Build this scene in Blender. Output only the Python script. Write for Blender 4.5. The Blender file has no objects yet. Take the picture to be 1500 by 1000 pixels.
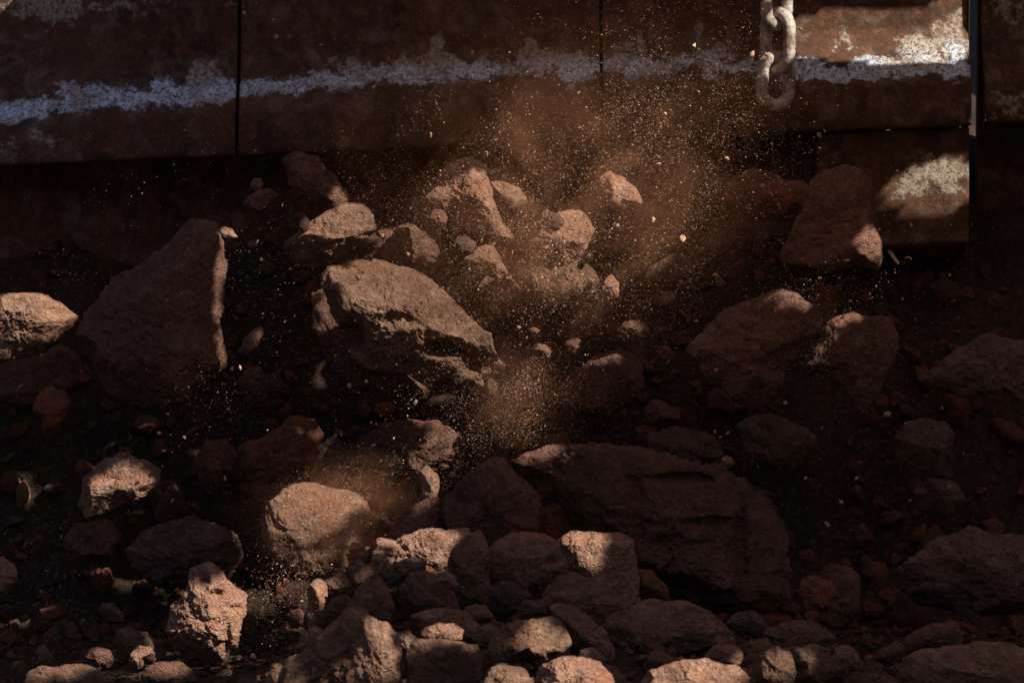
import bpy, math, random
import numpy as np
from mathutils import Vector, Matrix
R = math.radians
sc = bpy.context.scene
COL = sc.collection
# ------------------------------------------------------------------ camera
PXM = 0.0024            # metres per photo pixel (1500 wide) at the plane y = 0
CAM_D, CAM_H, TILT = 15.0, 2.33, R(5.0)
cd = bpy.data.cameras.new('camera'); cam = bpy.data.objects.new('camera', cd); COL.objects.link(cam)
cam.location = (0, -CAM_D, CAM_H); cam.rotation_euler = (math.pi/2 - TILT, 0, 0)
cd.sensor_width = 36; cd.lens = 36*CAM_D/(1500*PXM)
cd.clip_start = .1; cd.clip_end = 2000
cd.dof.use_dof = True; cd.dof.focus_distance = 14.8; cd.dof.aperture_fstop = 5.0
sc.camera = cam
# ------------------------------------------------------------------ sky, sun, exposure
SUN = Vector((0.60, -0.42, 0.68)).normalized()      # towards the sun: high, from the right
el = math.asin(SUN.z); az = math.atan2(SUN.x, SUN.y)
w = bpy.data.worlds.new('World'); sc.world = w; w.use_nodes = True
nt = w.node_tree; bg = nt.nodes['Background']
sky = nt.nodes.new('ShaderNodeTexSky'); sky.sky_type = 'NISHITA'; sky.sun_disc = False
sky.sun_elevation = el; sky.sun_rotation = az
nt.links.new(sky.outputs[0], bg.inputs[0]); bg.inputs[1].default_value = 0.05
sd = bpy.data.lights.new('sun', 'SUN'); sd.energy = 5.0; sd.angle = R(.5); sd.color = (1, .83, .63)
so = bpy.data.objects.new('sun', sd); COL.objects.link(so)
so.rotation_euler = SUN.to_track_quat('Z', 'Y').to_euler(); so.location = SUN*20
sc.view_settings.view_transform = 'Standard'; sc.view_settings.look = 'None'
sc.view_settings.exposure = 1.0; sc.view_settings.gamma = 1
sc.cycles.volume_step_rate = 1.0; sc.cycles.volume_max_steps = 64
sc.cycles.volume_bounces = 1

def P(px, py, y):
    """photo pixel + depth -> point in the world"""
    a = math.atan((py-500)*PXM/CAM_D) + TILT
    d = y + CAM_D
    z = CAM_H - d*math.tan(a)
    # distance along the optical axis
    zz = d*math.cos(TILT) + (CAM_H-z)*math.sin(TILT)
    x = (px-750)*PXM/CAM_D*zz
    return Vector((x, y, z))
def S(y): return PXM*(y+CAM_D)/CAM_D

# ------------------------------------------------------------------ noise
def _hash(i, j, k, seed):
    n = (i*73856093) ^ (j*19349663) ^ (k*83492791) ^ (seed*2654435761 & 0x7fffffff)
    n = (n ^ (n >> 13)) * 1274126177 & 0x7fffffff
    n = (n ^ (n >> 16)) * 2246822519 & 0x7fffffff
    return (n & 0xffff)/32767.5 - 1.0
def noise(p, seed=0):
    f = np.floor(p).astype(np.int64); t = p - f; t = t*t*(3-2*t)
    r = 0
    for a in (0, 1):
        wa = t[:, 0] if a else 1-t[:, 0]
        for b in (0, 1):
            wb = t[:, 1] if b else 1-t[:, 1]
            for c in (0, 1):
                wc = t[:, 2] if c else 1-t[:, 2]
                r = r + wa*wb*wc*_hash(f[:, 0]+a, f[:, 1]+b, f[:, 2]+c, seed)
    return r
def fbm(p, o=4, seed=0, gain=.5):
    r = 0; a = 1; q = p
    for i in range(o):
        r = r + a*noise(q, seed+i*17); a *= gain; q = q*2.03+7.1
    return r
def ridged(p, o=3, seed=0):
    r = 0; a = 1; q = p
    for i in range(o):
        r = r + a*(1-2*np.abs(noise(q, seed+i*31))); a *= .5; q = q*2.1+3.3
    return r

# ------------------------------------------------------------------ mesh helpers
def mesh_np(name, v, f, smooth=True):
    """v (n,3), f (m,k) with k = 3 or 4"""
    me = bpy.data.meshes.new(name); m, k = f.shape
    me.vertices.add(len(v)); me.vertices.foreach_set('co', np.asarray(v, np.float32).ravel())
    me.loops.add(m*k); me.loops.foreach_set('vertex_index', f.astype(np.int32).ravel())
    me.polygons.add(m); me.polygons.foreach_set('loop_start', np.arange(m, dtype=np.int32)*k)
    me.polygons.foreach_set('use_smooth', np.full(m, smooth))
    me.update(calc_edges=True); me.validate()
    return me
def obj(name, me, mat, parent=None, loc=None):
    o = bpy.data.objects.new(name, me); COL.objects.link(o)
    if mat: me.materials.append(mat)
    if parent: o.parent = parent
    if loc is not None: o.location = loc
    return o
def tag(o, label, cat, group=None, kind=None):
    if label: o['label'] = label
    if cat: o['category'] = cat
    if group: o['group'] = group
    if kind: o['kind'] = kind
    return o
def attr(me, name, vals):
    a = me.attributes.new(name, 'FLOAT', 'POINT'); a.data.foreach_set('value', np.asarray(vals, np.float32))
_ico = {}
def ico(n):
    if n in _ico: return _ico[n]
    if n == 0:
        t = (1+5**.5)/2
        v = np.array([(-1,t,0),(1,t,0),(-1,-t,0),(1,-t,0),(0,-1,t),(0,1,t),(0,-1,-t),(0,1,-t),(t,0,-1),(t,0,1),(-t,0,-1),(-t,0,1)], float)
        v /= np.linalg.norm(v, axis=1)[:, None]
        f = np.array([(0,11,5),(0,5,1),(0,1,7),(0,7,10),(0,10,11),(1,5,9),(5,11,4),(11,10,2),(10,7,6),(7,1,8),(3,9,4),(3,4,2),(3,2,6),(3,6,8),(3,8,9),(4,9,5),(2,4,11),(6,2,10),(8,6,7),(9,8,1)])
    else:
        v0, f0 = ico(n-1)
        e = np.sort(np.concatenate([f0[:, [0,1]], f0[:, [1,2]], f0[:, [2,0]]]), axis=1)
        u, inv = np.unique(e, axis=0, return_inverse=True); inv = inv.ravel()
        mid = v0[u[:, 0]]+v0[u[:, 1]]; mid /= np.linalg.norm(mid, axis=1)[:, None]
        m = len(f0); a, b, c = (inv[:m]+len(v0), inv[m:2*m]+len(v0), inv[2*m:]+len(v0))
        v = np.concatenate([v0, mid])
        f = np.concatenate([np.stack([f0[:,0],a,c],1), np.stack([f0[:,1],b,a],1), np.stack([f0[:,2],c,b],1), np.stack([a,b,c],1)])
    _ico[n] = (v, f); return _ico[n]

# ------------------------------------------------------------------ materials
class NT:
    def __init__(s, name):
        s.m = bpy.data.materials.new(name); s.m.use_nodes = True; s.t = s.m.node_tree
        s.b = s.t.nodes['Principled BSDF']; s.b.inputs['Specular IOR Level'].default_value = .25
    def n(s, typ, **k):
        nd = s.t.nodes.new('ShaderNode'+typ)
        for a, v in k.items():
            if a.startswith('i_'):
                key = a[2:].replace('_', ' ')
                nd.inputs[int(key) if key.isdigit() else key].default_value = v
            else: setattr(nd, a, v)
        return nd
    def l(s, a, b): s.t.links.new(a, b)
    def ramp(s, src, stops, interp='LINEAR'):
        r = s.n('ValToRGB'); r.color_ramp.interpolation = interp
        els = r.color_ramp.elements
        while len(els) < len(stops): els.new(.5)
        for e, (p, c) in zip(els, stops):
            e.position = p; e.color = (c, c, c, 1) if isinstance(c, (int, float)) else (*c, 1)
        s.l(src, r.inputs[0]); return r.outputs[0]
    def mix(s, fac, a, b, mode='MIX'):
        m = s.n('Mix', data_type='RGBA', blend_type=mode)
        for sock, v in ((m.inputs[0], fac), (m.inputs[6], a), (m.inputs[7], b)):
            if isinstance(v, (int, float)): sock.default_value = v
            elif isinstance(v, tuple): sock.default_value = (*v, 1)
            else: s.l(v, sock)
        return m.outputs[2]
    def math(s, op, a, b=0.0, clamp=False):
        m = s.n('Math', operation=op, use_clamp=clamp)
        for sock, v in ((m.inputs[0], a), (m.inputs[1], b)):
            if isinstance(v, (int, float)): sock.default_value = v
            else: s.l(v, sock)
        return m.outputs[0]

def rock_mat(name, dark, mid, light, red, redness, scale=1.0):
    t = NT(name)
    tc = t.n('TexCoord'); oi = t.n('ObjectInfo')
    add = t.n('VectorMath', operation='ADD'); sc_ = t.n('VectorMath', operation='SCALE')
    cx = t.n('CombineXYZ'); t.l(oi.outputs['Random'], cx.inputs[0]); t.l(oi.outputs['Random'], cx.inputs[1])
    t.l(cx.outputs[0], sc_.inputs[0]); sc_.inputs['Scale'].default_value = 37.0
    t.l(tc.outputs['Object'], add.inputs[0]); t.l(sc_.outputs[0], add.inputs[1])
    co = add.outputs[0]
    def nz(s, d=6, r=.6, dist=0): 
        q = t.n('TexNoise', i_Scale=s*scale, i_Detail=d, i_Roughness=r, i_Distortion=dist); t.l(co, q.inputs['Vector']); return q.outputs['Fac']
    big, midn, fine = nz(4.5, 7, .68, .4), nz(19, 7, .72, .2), nz(120, 5, .75)
    c = t.mix(t.ramp(big, [(.32, 0), (.66, 1)]), dark, mid)
    c = t.mix(t.ramp(midn, [(.46, 0), (.70, .75)]), c, light)
    c = t.mix(t.ramp(nz(7.3, 4, .6, 1.0), [(.62-.25*redness, 0), (.82-.25*redness, .85)]), c, red)
    c = t.mix(t.ramp(fine, [(.30, .55), (.52, 0)]), c, dark)
    # fine cracks and dark crumbs
    wv = t.n('TexNoise', i_Scale=7*scale, i_Detail=4.0); t.l(co, wv.inputs['Vector'])
    wa = t.n('VectorMath', operation='ADD'); t.l(co, wa.inputs[0]); ws = t.n('VectorMath', operation='SCALE'); t.l(wv.outputs['Color'], ws.inputs[0]); ws.inputs['Scale'].default_value = .16/scale; t.l(ws.outputs[0], wa.inputs[1])
    cr = t.n('TexVoronoi', feature='DISTANCE_TO_EDGE', i_Scale=8.5*scale); t.l(wa.outputs[0], cr.inputs['Vector'])
    crack = t.math('MULTIPLY', t.ramp(cr.outputs['Distance'], [(.0, .8), (.022, 0)]), t.ramp(nz(3.3, 5, .65), [(.54, 0), (.64, .8)]))
    c = t.mix(crack, c, tuple(x*.35 for x in dark))
    c = t.mix(t.ramp(nz(52, 6, .8), [(.36, .8), (.47, 0)]), c, tuple(x*.5 for x in dark))
    c = t.mix(t.ramp(nz(66, 6, .8), [(.55, 0), (.70, .75)]), c, tuple(min(1, x*1.25+.03) for x in light))
    v = t.n('TexVoronoi', i_Scale=70*scale); t.l(co, v.inputs['Vector'])
    v2 = t.n('TexVoronoi', i_Scale=150*scale); t.l(co, v2.inputs['Vector'])
    msk = t.math('MULTIPLY', t.ramp(v2.outputs['Distance'], [(.10, 1), (.20, 0)]), t.ramp(nz(30, 2), [(.52, 0), (.6, .8)]))
    c = t.mix(msk, c, tuple(min(1, 1.6*x+.05) for x in light))
    hv = t.n('HueSaturation'); t.l(c, hv.inputs['Color'])
    mr = t.n('MapRange'); t.l(oi.outputs['Random'], mr.inputs[0]); mr.inputs[3].default_value = .72; mr.inputs[4].default_value = 1.3
    t.l(t.math('ADD', t.math('MULTIPLY', oi.outputs['Random'], -.011), .500), hv.inputs['Hue'])
    t.l(mr.outputs[0], hv.inputs['Value'])
    t.l(hv.outputs[0], t.b.inputs['Base Color'])
    t.b.inputs['Roughness'].default_value = .9
    pit = t.ramp(v.outputs['Distance'], [(.0, 0), (.33, 1)])
    pit = t.mix(t.ramp(nz(9, 3), [(.42, 0), (.58, 1)]), (1, 1, 1), pit)
    h = t.math('ADD', t.math('MULTIPLY', midn, 1.3), t.math('ADD', t.math('MULTIPLY', fine, .8), t.math('MULTIPLY', pit, .45)))
    b = t.n('Bump', i_Strength=1.0, i_Distance=.026/scale); t.l(t.math('SUBTRACT', h, t.math('MULTIPLY', crack, .5)), b.inputs['Height']); t.l(b.outputs[0], t.b.inputs['Normal'])
    return t.m
M = {}
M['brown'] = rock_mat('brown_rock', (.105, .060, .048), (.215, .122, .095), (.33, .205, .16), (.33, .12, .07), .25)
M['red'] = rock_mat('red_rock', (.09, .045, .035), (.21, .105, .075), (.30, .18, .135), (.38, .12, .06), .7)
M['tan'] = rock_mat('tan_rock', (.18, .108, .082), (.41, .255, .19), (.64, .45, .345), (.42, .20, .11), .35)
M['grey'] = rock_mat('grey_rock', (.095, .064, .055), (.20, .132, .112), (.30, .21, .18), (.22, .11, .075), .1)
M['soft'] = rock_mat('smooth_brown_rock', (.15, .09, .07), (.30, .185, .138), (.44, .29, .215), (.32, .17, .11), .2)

# ------------------------------------------------------------------ rocks
def radius_table(poly, c, nb=720):
    th = (np.arange(nb)+.5)/nb*2*np.pi - np.pi
    P0 = np.array(poly, float) - c; P1 = np.roll(P0, -1, axis=0)
    d = np.stack([np.cos(th), np.sin(th)], 1)
    best = np.zeros(nb)
    for a, b in zip(P0, P1):
        e = b-a; den = d[:, 0]*e[1]-d[:, 1]*e[0]; den = np.where(np.abs(den) < 1e-12, 1e-12, den)
        t = (a[0]*e[1]-a[1]*e[0])/den; u = (a[0]*d[:, 1]-a[1]*d[:, 0])/den
        ok = (t > 0) & (u >= -1e-6) & (u <= 1+1e-6)
        best = np.where(ok & (t > best), t, best)
    z = best == 0
    if z.any(): best[z] = np.interp(th[z], th[~z], best[~z])
    return th, best
def smooth_ring(a, k):
    ker = np.hanning(2*k+3)[1:-1]; ker /= ker.sum()
    return np.convolve(np.concatenate([a[-len(ker):], a, a[:len(ker)]]), ker, 'same')[len(ker):-len(ker)]
def rock_verts(poly, thick, seed, lvl, rough=1.0, cuts=None, ncut=7, soft=0):
    """poly in metres (x right, z up) around 0; the body gets facets, chips, pits and its outline back"""
    rnd = np.random.RandomState(seed)
    v, f = ico(lvl)
    th, rt = radius_table(poly, np.zeros(2))
    rt = smooth_ring(rt, 1+soft)
    size = rt.mean()
    X, Y, Z = v[:, 0], v[:, 1], v[:, 2]
    ang = np.arctan2(Z, X); rho = np.sqrt(X*X+Z*Z)+1e-9
    Rv = np.interp(ang, th, rt, period=2*np.pi)
    # a faceted block in a unit frame: its rim is the traced outline, planes close it in front and behind
    rad = np.minimum(1/rho, 1/(np.abs(Y)+1e-9))
    for sgn in (-1, 1):
        m = rnd.randint(5, 8); a0_ = rnd.uniform(0, 6.28)
        for i in range(m):
            az_ = a0_+2*math.pi*(i+rnd.uniform(-.3, .3))/m
            tl = R(rnd.uniform(22, 58)); n = np.array([math.cos(az_)*math.sin(tl), sgn*math.cos(tl), math.sin(az_)*math.sin(tl)])
            d = math.sin(tl)*rnd.uniform(.92, 1.0)+math.cos(tl)*rnd.uniform(.08, .40)
            dn = v@n; rad = np.where(dn > 1e-6, np.minimum(rad, d/np.maximum(dn, 1e-6)), rad)
        tl = R(rnd.uniform(4, 18)); az_ = rnd.uniform(0, 6.28); n = np.array([math.cos(az_)*math.sin(tl), sgn*math.cos(tl), math.sin(az_)*math.sin(tl)])
        dn = v@n; rad = np.where(dn > 1e-6, np.minimum(rad, .82/np.maximum(dn, 1e-6)), rad)
    D = size*thick
    p = np.stack([Rv*rad*X, D*rad*Y, Rv*rad*Z], 1)
    def cut(n, frac):
        nonlocal p
        n = np.array(n, float); n /= np.linalg.norm(n)
        q = p@n; h = q.max(); d = h*frac
        ov = np.maximum(0, q-d)
        p = p - ov[:, None]*n*.97
    for c in (cuts or ()): cut(c[:3], c[3])
    for i in range(ncut+2):
        a = rnd.uniform(0, 2*np.pi); yy = rnd.choice([-1, -1, 1])*rnd.uniform(.3, .9)
        l = math.sqrt(max(0, 1-yy*yy)); cut((l*math.cos(a), yy, l*math.sin(a)), rnd.uniform(.66, .90))
    for i in range(ncut*3):
        n = rnd.normal(size=3); cut(n, rnd.uniform(.86, .97))
    nrm = p/(np.linalg.norm(p, axis=1)[:, None]+1e-9)
    off = rnd.uniform(-50, 50, 3)
    k = 1/size
    # big lumps, stepped breakage, then grain
    disp = fbm(p*k*1.6+off, 4, seed)*.06
    st = fbm(p*k*2.2+off+9, 2, seed+5)*2.2
    disp = disp + (np.floor(st)+np.clip((st-np.floor(st))*5, 0, 1))*.022
    disp += -np.maximum(0, ridged(p*k*2.6+off, 2, seed+3)-.75)*.06
    if lvl >= 5: disp += fbm(p*k*8+off, 3, seed+8, .55)*.022+np.abs(noise(p*k*5+off, seed+12))*.022
    if lvl >= 6:
        disp += fbm(p*k*22+off, 2, seed+9)*.011+noise(p*k*55+off, seed+14)*.004
        pits = noise(p*k*13+off, seed+21); disp -= np.maximum(0, pits-.42)*.06
        disp -= np.maximum(0, noise(p*k*27+off, seed+22)-.4)*.034
    p = p + nrm*(disp*size*rough)[:, None]
    # pull the outline back to the traced one
    r2 = np.hypot(p[:, 0], p[:, 2]); a2 = np.arctan2(p[:, 2], p[:, 0])
    nb = 90 if lvl < 6 else 150; bi = ((a2+np.pi)/(2*np.pi)*nb).astype(int) % nb
    mx = np.full(nb, 1e-6); np.maximum.at(mx, bi, r2)
    want = np.interp((np.arange(nb)+.5)/nb*2*np.pi-np.pi, th, rt, period=2*np.pi)
    ratio = smooth_ring(np.clip(want/np.maximum(mx, want*.4), .7, 1.5), 1)
    g = np.interp(a2, (np.arange(nb)+.5)/nb*2*np.pi-np.pi, ratio, period=2*np.pi)
    p[:, 0] *= g; p[:, 2] *= g
    return p, f
ROCKS = []
def rock(name, label, poly, y, mat='brown', thick=.75, seed=None, lvl=5, rough=1.0, cuts=None, ncut=7, soft=0, dents=(), group='loose rocks of the dumped load', cat='rock'):
    q = np.array(poly, float)
    x0, y0 = q.min(0); x1, y1 = q.max(0)
    rj = np.random.RandomState(int(abs(x0*3+y0*7)) % 9999)
    for amp in (.075, .06):
        nx_ = np.roll(q, -1, 0); d = nx_-q; L = np.hypot(d[:, 0], d[:, 1])[:, None]
        mid = (q+nx_)/2+np.stack([-d[:, 1], d[:, 0]], 1)*rj.uniform(-1, 1, (len(q), 1))*amp*1.3
        q = np.stack([q, mid], 1).reshape(-1, 2)
    area = 0; c = np.zeros(2)
    for a, b in zip(q, np.roll(q, -1, 0)):
        k = a[0]*b[1]-b[0]*a[1]; area += k; c += (a+b)*k
    c = c/(3*area)
    s = S(y); m = (q-c)*s; m[:, 1] *= -1
    seed = seed if seed is not None else int(abs(c[0]*7+c[1]*13)) % 9973
    v, f = rock_verts(m, thick, seed, lvl, rough, cuts, ncut, soft)
    for dx, dy, rx, ry, dep in dents:
        ex, ez = (dx-c[0])*s, -(dy-c[1])*s
        wv = np.array(noise(v*9/(rx*s*8)+5, 4))*.35
        gq = np.exp(-((((v[:, 0]-ex)/(rx*s))**2+((v[:, 2]-ez)/(ry*s))**2)*(1+wv))**1.6)
        v[:, 1] += np.where(v[:, 1] < np.median(v[:, 1]), gq*dep*s, 0)
    o = obj(name, mesh_np(name, v, f), M[mat], None, P(c[0], c[1], y))
    tag(o, label, cat, group); ROCKS.append(o); return o

AIR = 'rocks tumbling through the air'; HEAP = 'rocks lying on the heap'
B, K, G_ = 'boulder', 'rock', 'stone'
rock(B, 'big dark rock with a thin sunlit right edge, falling at the left', [(275,316),(318,324),(330,360),(331,420),(322,470),(331,515),(330,545),(300,565),(275,590),(240,602),(190,592),(150,572),(125,522),(106,488),(118,460),(150,425),(165,405),(215,380),(250,350)], -.05, 'brown', .6, 11, 7, .8, [(-.35,-.85,.1,.62),(.5,-.8,-.3,.75),(-.7,-.5,-.5,.72),(1,-.1,0,.93)], 4, group=AIR, cat='boulder')
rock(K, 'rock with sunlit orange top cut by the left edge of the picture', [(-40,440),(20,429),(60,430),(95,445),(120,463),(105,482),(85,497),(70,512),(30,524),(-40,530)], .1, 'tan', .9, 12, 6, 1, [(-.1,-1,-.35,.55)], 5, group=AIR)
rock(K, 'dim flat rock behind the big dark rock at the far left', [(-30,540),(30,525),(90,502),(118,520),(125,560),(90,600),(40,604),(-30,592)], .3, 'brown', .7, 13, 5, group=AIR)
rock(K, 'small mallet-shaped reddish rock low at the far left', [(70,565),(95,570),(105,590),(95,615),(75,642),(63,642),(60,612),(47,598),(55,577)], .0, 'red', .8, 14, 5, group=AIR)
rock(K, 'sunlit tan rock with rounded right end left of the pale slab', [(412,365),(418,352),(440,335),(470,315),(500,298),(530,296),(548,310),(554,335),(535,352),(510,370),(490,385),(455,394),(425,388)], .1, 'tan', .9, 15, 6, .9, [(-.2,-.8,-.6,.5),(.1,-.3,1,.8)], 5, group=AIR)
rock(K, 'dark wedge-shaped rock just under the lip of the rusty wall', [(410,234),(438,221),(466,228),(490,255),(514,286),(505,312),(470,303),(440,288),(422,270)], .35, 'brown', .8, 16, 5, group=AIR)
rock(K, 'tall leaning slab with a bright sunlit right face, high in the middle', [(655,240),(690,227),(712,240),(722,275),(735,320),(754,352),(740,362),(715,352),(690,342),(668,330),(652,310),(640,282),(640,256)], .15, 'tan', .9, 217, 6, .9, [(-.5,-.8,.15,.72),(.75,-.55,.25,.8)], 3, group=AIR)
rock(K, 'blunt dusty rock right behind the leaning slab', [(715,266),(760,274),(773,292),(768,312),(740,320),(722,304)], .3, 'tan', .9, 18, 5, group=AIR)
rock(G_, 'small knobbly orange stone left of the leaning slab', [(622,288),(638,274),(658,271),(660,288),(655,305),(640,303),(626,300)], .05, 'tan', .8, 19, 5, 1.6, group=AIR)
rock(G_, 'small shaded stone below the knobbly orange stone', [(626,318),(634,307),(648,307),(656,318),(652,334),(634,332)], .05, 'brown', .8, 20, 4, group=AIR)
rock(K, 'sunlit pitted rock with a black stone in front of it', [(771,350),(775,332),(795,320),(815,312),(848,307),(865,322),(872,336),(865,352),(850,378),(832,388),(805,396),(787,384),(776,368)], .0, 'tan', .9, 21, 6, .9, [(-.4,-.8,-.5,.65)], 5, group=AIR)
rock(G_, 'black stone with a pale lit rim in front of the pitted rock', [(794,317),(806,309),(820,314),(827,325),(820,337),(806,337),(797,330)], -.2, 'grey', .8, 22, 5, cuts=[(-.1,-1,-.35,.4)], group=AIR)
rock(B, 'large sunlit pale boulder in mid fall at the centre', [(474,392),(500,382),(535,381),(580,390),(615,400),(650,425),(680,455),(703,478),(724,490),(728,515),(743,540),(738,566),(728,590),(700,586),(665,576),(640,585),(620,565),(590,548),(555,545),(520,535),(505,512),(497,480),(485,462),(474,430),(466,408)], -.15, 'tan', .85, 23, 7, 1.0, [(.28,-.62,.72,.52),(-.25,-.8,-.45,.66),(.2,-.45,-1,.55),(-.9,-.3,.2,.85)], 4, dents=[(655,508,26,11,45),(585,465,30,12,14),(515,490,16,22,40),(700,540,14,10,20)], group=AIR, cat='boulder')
rock(K, 'dark underside block tucked below the pale central boulder', [(452,430),(475,418),(495,470),(505,512),(540,535),(600,548),(640,575),(625,590),(560,585),(510,560),(475,520),(455,480)], .15, 'brown', .8, 24, 6, 1.2, group=AIR)
rock(K, 'small rock with one orange lit facet under the leaning slab', [(676,380),(700,362),(722,358),(735,378),(748,402),(734,414),(712,404),(690,396)], .05, 'tan', .9, 25, 5, 1, [(-.6,-.7,-.1,.5)], group=AIR)
rock(G_, 'flat grey stone left below the leaning slab', [(658,374),(663,352),(682,344),(698,354),(692,370),(676,378)], .0, 'grey', .8, 26, 5, group=AIR)
rock(K, 'rough rock with yellowish top behind the central boulder', [(520,360),(540,345),(570,333),(600,325),(630,337),(648,362),(640,385),(600,392),(560,385),(530,380)], .2, 'brown', .8, 27, 6, 1.3, group=AIR)
rock(K, 'dusty triangular rock high up right of the middle', [(876,260),(894,249),(915,260),(936,280),(942,300),(912,308),(882,302),(874,282)], .3, 'tan', .9, 28, 5, group=AIR)
rock(B, 'tall brown rock with a flared base, high at the right', [(1139,372),(1162,328),(1183,290),(1184,265),(1204,248),(1232,240),(1262,248),(1281,268),(1276,290),(1272,312),(1288,342),(1294,372),(1291,400),(1262,390),(1230,396),(1190,392),(1158,388)], .0, 'brown', .7, 29, 6, .9, [(-.4,-.8,0,.7),(.6,-.6,-.4,.75),(-.2,-.9,.4,.75)], 4, group=AIR, cat='boulder')
rock(K, 'dim reddish rock behind the tall flared rock at the right', [(1055,300),(1072,262),(1100,247),(1130,251),(1150,264),(1180,264),(1192,290),(1165,322),(1100,324)], .35, 'red', .8, 30, 5, group=AIR)
rock(B, 'broad dark rock with one bright red patch on its top corner', [(1002,512),(1020,495),(1050,465),(1085,443),(1120,428),(1145,419),(1165,424),(1185,440),(1204,462),(1203,486),(1182,502),(1160,530),(1150,562),(1125,592),(1100,602),(1070,587),(1040,557),(1015,532)], -.05, 'brown', .7, 31, 6, .9, [(-.3,-.85,.3,.65),(.7,-.6,-.2,.7),(.1,-.8,-.6,.8)], 4, group=AIR, cat='boulder')
rock(K, 'dark triangular rock touching the red-patched rock on its right', [(1174,538),(1195,505),(1205,480),(1222,464),(1250,456),(1275,464),(1307,464),(1318,490),(1313,522),(1297,552),(1282,587),(1266,604),(1245,587),(1230,566),(1210,547)], .05, 'brown', .75, 32, 6, .9, [(.3,-.9,0,.65),(-.6,-.6,-.5,.7)], 4, group=AIR)
rock(B, 'wide barely visible rock at the right edge, halfway down', [(1338,556),(1365,540),(1400,510),(1450,486),(1530,494),(1540,560),(1500,592),(1450,590),(1420,582),(1370,574)], .15, 'grey', .7, 33, 6, group=AIR, cat='boulder')
rock(K, 'round dark rock hanging alone in the black lower right', [(1307,642),(1325,617),(1355,610),(1385,616),(1399,636),(1396,666),(1376,686),(1340,689),(1314,672)], -.1, 'grey', .85, 34, 5, .8, group=AIR)
rock(K, 'pointed brown rock right below the centre behind the dust plume', [(798,578),(830,555),(860,530),(880,517),(905,511),(930,519),(944,535),(941,566),(935,582),(916,592),(906,612),(890,638),(860,644),(830,630),(805,604)], .0, 'brown', .75, 35, 6, .8, [(-.4,-.8,.3,.6),(.5,-.8,-.2,.8)], 4, group=AIR)
rock(G_, 'small smooth brown stone above the pointed rock', [(901,486),(911,473),(930,468),(945,472),(952,485),(940,497),(915,497)], -.05, 'brown', .8, 36, 5, .7, group=AIR)
rock(G_, 'small stone resting on top of the smooth brown stone', [(919,470),(928,459),(938,460),(942,470),(930,474)], .0, 'grey', .8, 37, 4, group=AIR)
rock(G_, 'twin-lobed small stone right of the pointed rock', [(943,602),(955,585),(970,586),(982,597),(996,600),(996,612),(975,621),(955,623)], -.1, 'brown', .8, 38, 5, group=AIR)
rock(K, 'reddish rock with a knob at its upper right, low left of centre', [(346,656),(385,640),(410,625),(420,612),(440,608),(462,615),(476,640),(463,665),(457,692),(430,702),(405,720),(377,738),(360,707),(348,686)], -.2, 'red', .8, 39, 6, 1, [(-.3,-.85,.2,.6),(.5,-.7,.5,.7)], 4, group=AIR)
rock(K, 'brown rock with sunlit crumbs on its lower side at the left', [(110,742),(120,700),(150,672),(178,660),(215,671),(238,686),(235,706),(205,730),(160,750),(125,762)], .0, 'tan', .85, 40, 6, 1.1, [(-.3,-.9,.4,.5)], group=AIR)
rock(K, 'dim humped rock above the sunlit standing rock', [(183,802),(205,778),(240,765),(275,754),(315,764),(350,780),(357,820),(332,862),(220,864),(190,835)], .1, 'grey', .8, 41, 6, group=HEAP)
rock(K, 'faint brown rock between the big left rock and the reddish rock', [(285,680),(300,645),(330,640),(350,660),(350,700),(320,715),(292,706)], .25, 'brown', .8, 42, 5, group=AIR)
rock(K, 'faint brown rock behind the reddish knobbed rock', [(345,560),(370,540),(410,548),(430,580),(405,605),(365,600)], .35, 'brown', .8, 43, 5, group=AIR)
rock(B, 'rounded rock wrapped in golden dust, low left of centre', [(380,762),(390,735),(415,712),(445,704),(480,711),(512,716),(540,735),(550,762),(548,802),(525,835),(480,855),(430,846),(395,815),(380,786)], -.45, 'tan', .9, 44, 6, .9, [(-.3,-.9,.1,.75)], 5, group=HEAP, cat='boulder')
rock(K, 'sunlit upright rock with a shaded foot, standing at the lower left', [(281,829),(306,821),(324,834),(342,856),(362,872),(363,895),(355,914),(351,946),(335,955),(324,980),(300,978),(270,968),(252,957),(239,924),(247,888),(265,874),(274,852)], -.8, 'tan', .85, 45, 7, 1.0, [(-.55,-.7,-.6,.62),(.5,-.7,.3,.72),(0,-.8,.5,.8)], 3, dents=[(318,868,9,7,14),(300,850,8,10,10),(335,930,5,16,12),(345,890,9,7,8)], group=HEAP)
rock(B, 'largest dark boulder, lying behind the heap at lower right of centre', [(800,706),(808,672),(830,655),(853,650),(900,650),(938,652),(979,662),(1023,674),(1057,680),(1091,701),(1125,715),(1142,745),(1157,776),(1160,844),(1163,880),(1125,900),(1091,905),(1023,905),(930,900),(880,880),(850,830),(838,775),(818,740)], -.9, 'brown', .75, 46, 7, 1.15, [(-.25,-.9,.25,.6),(.65,-.7,.2,.72),(.2,-.8,-.5,.75),(-.8,-.5,-.2,.85),(.1,-.3,1,.9),(.35,-.75,.55,.72),(-.3,-.7,-.65,.72)], 6, dents=[(1000,700,60,8,16),(930,735,12,45,14),(1085,800,9,60,16),(900,830,50,14,18),(1040,760,40,7,12),(980,850,60,16,14)], group=HEAP, cat='boulder')
rock(K, 'rock ridge with a lit rim left behind the largest boulder', [(744,674),(765,664),(790,655),(840,650),(862,675),(850,745),(812,735),(788,705),(760,692)], -.55, 'brown', .9, 47, 6, 1.2, group=HEAP)
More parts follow.
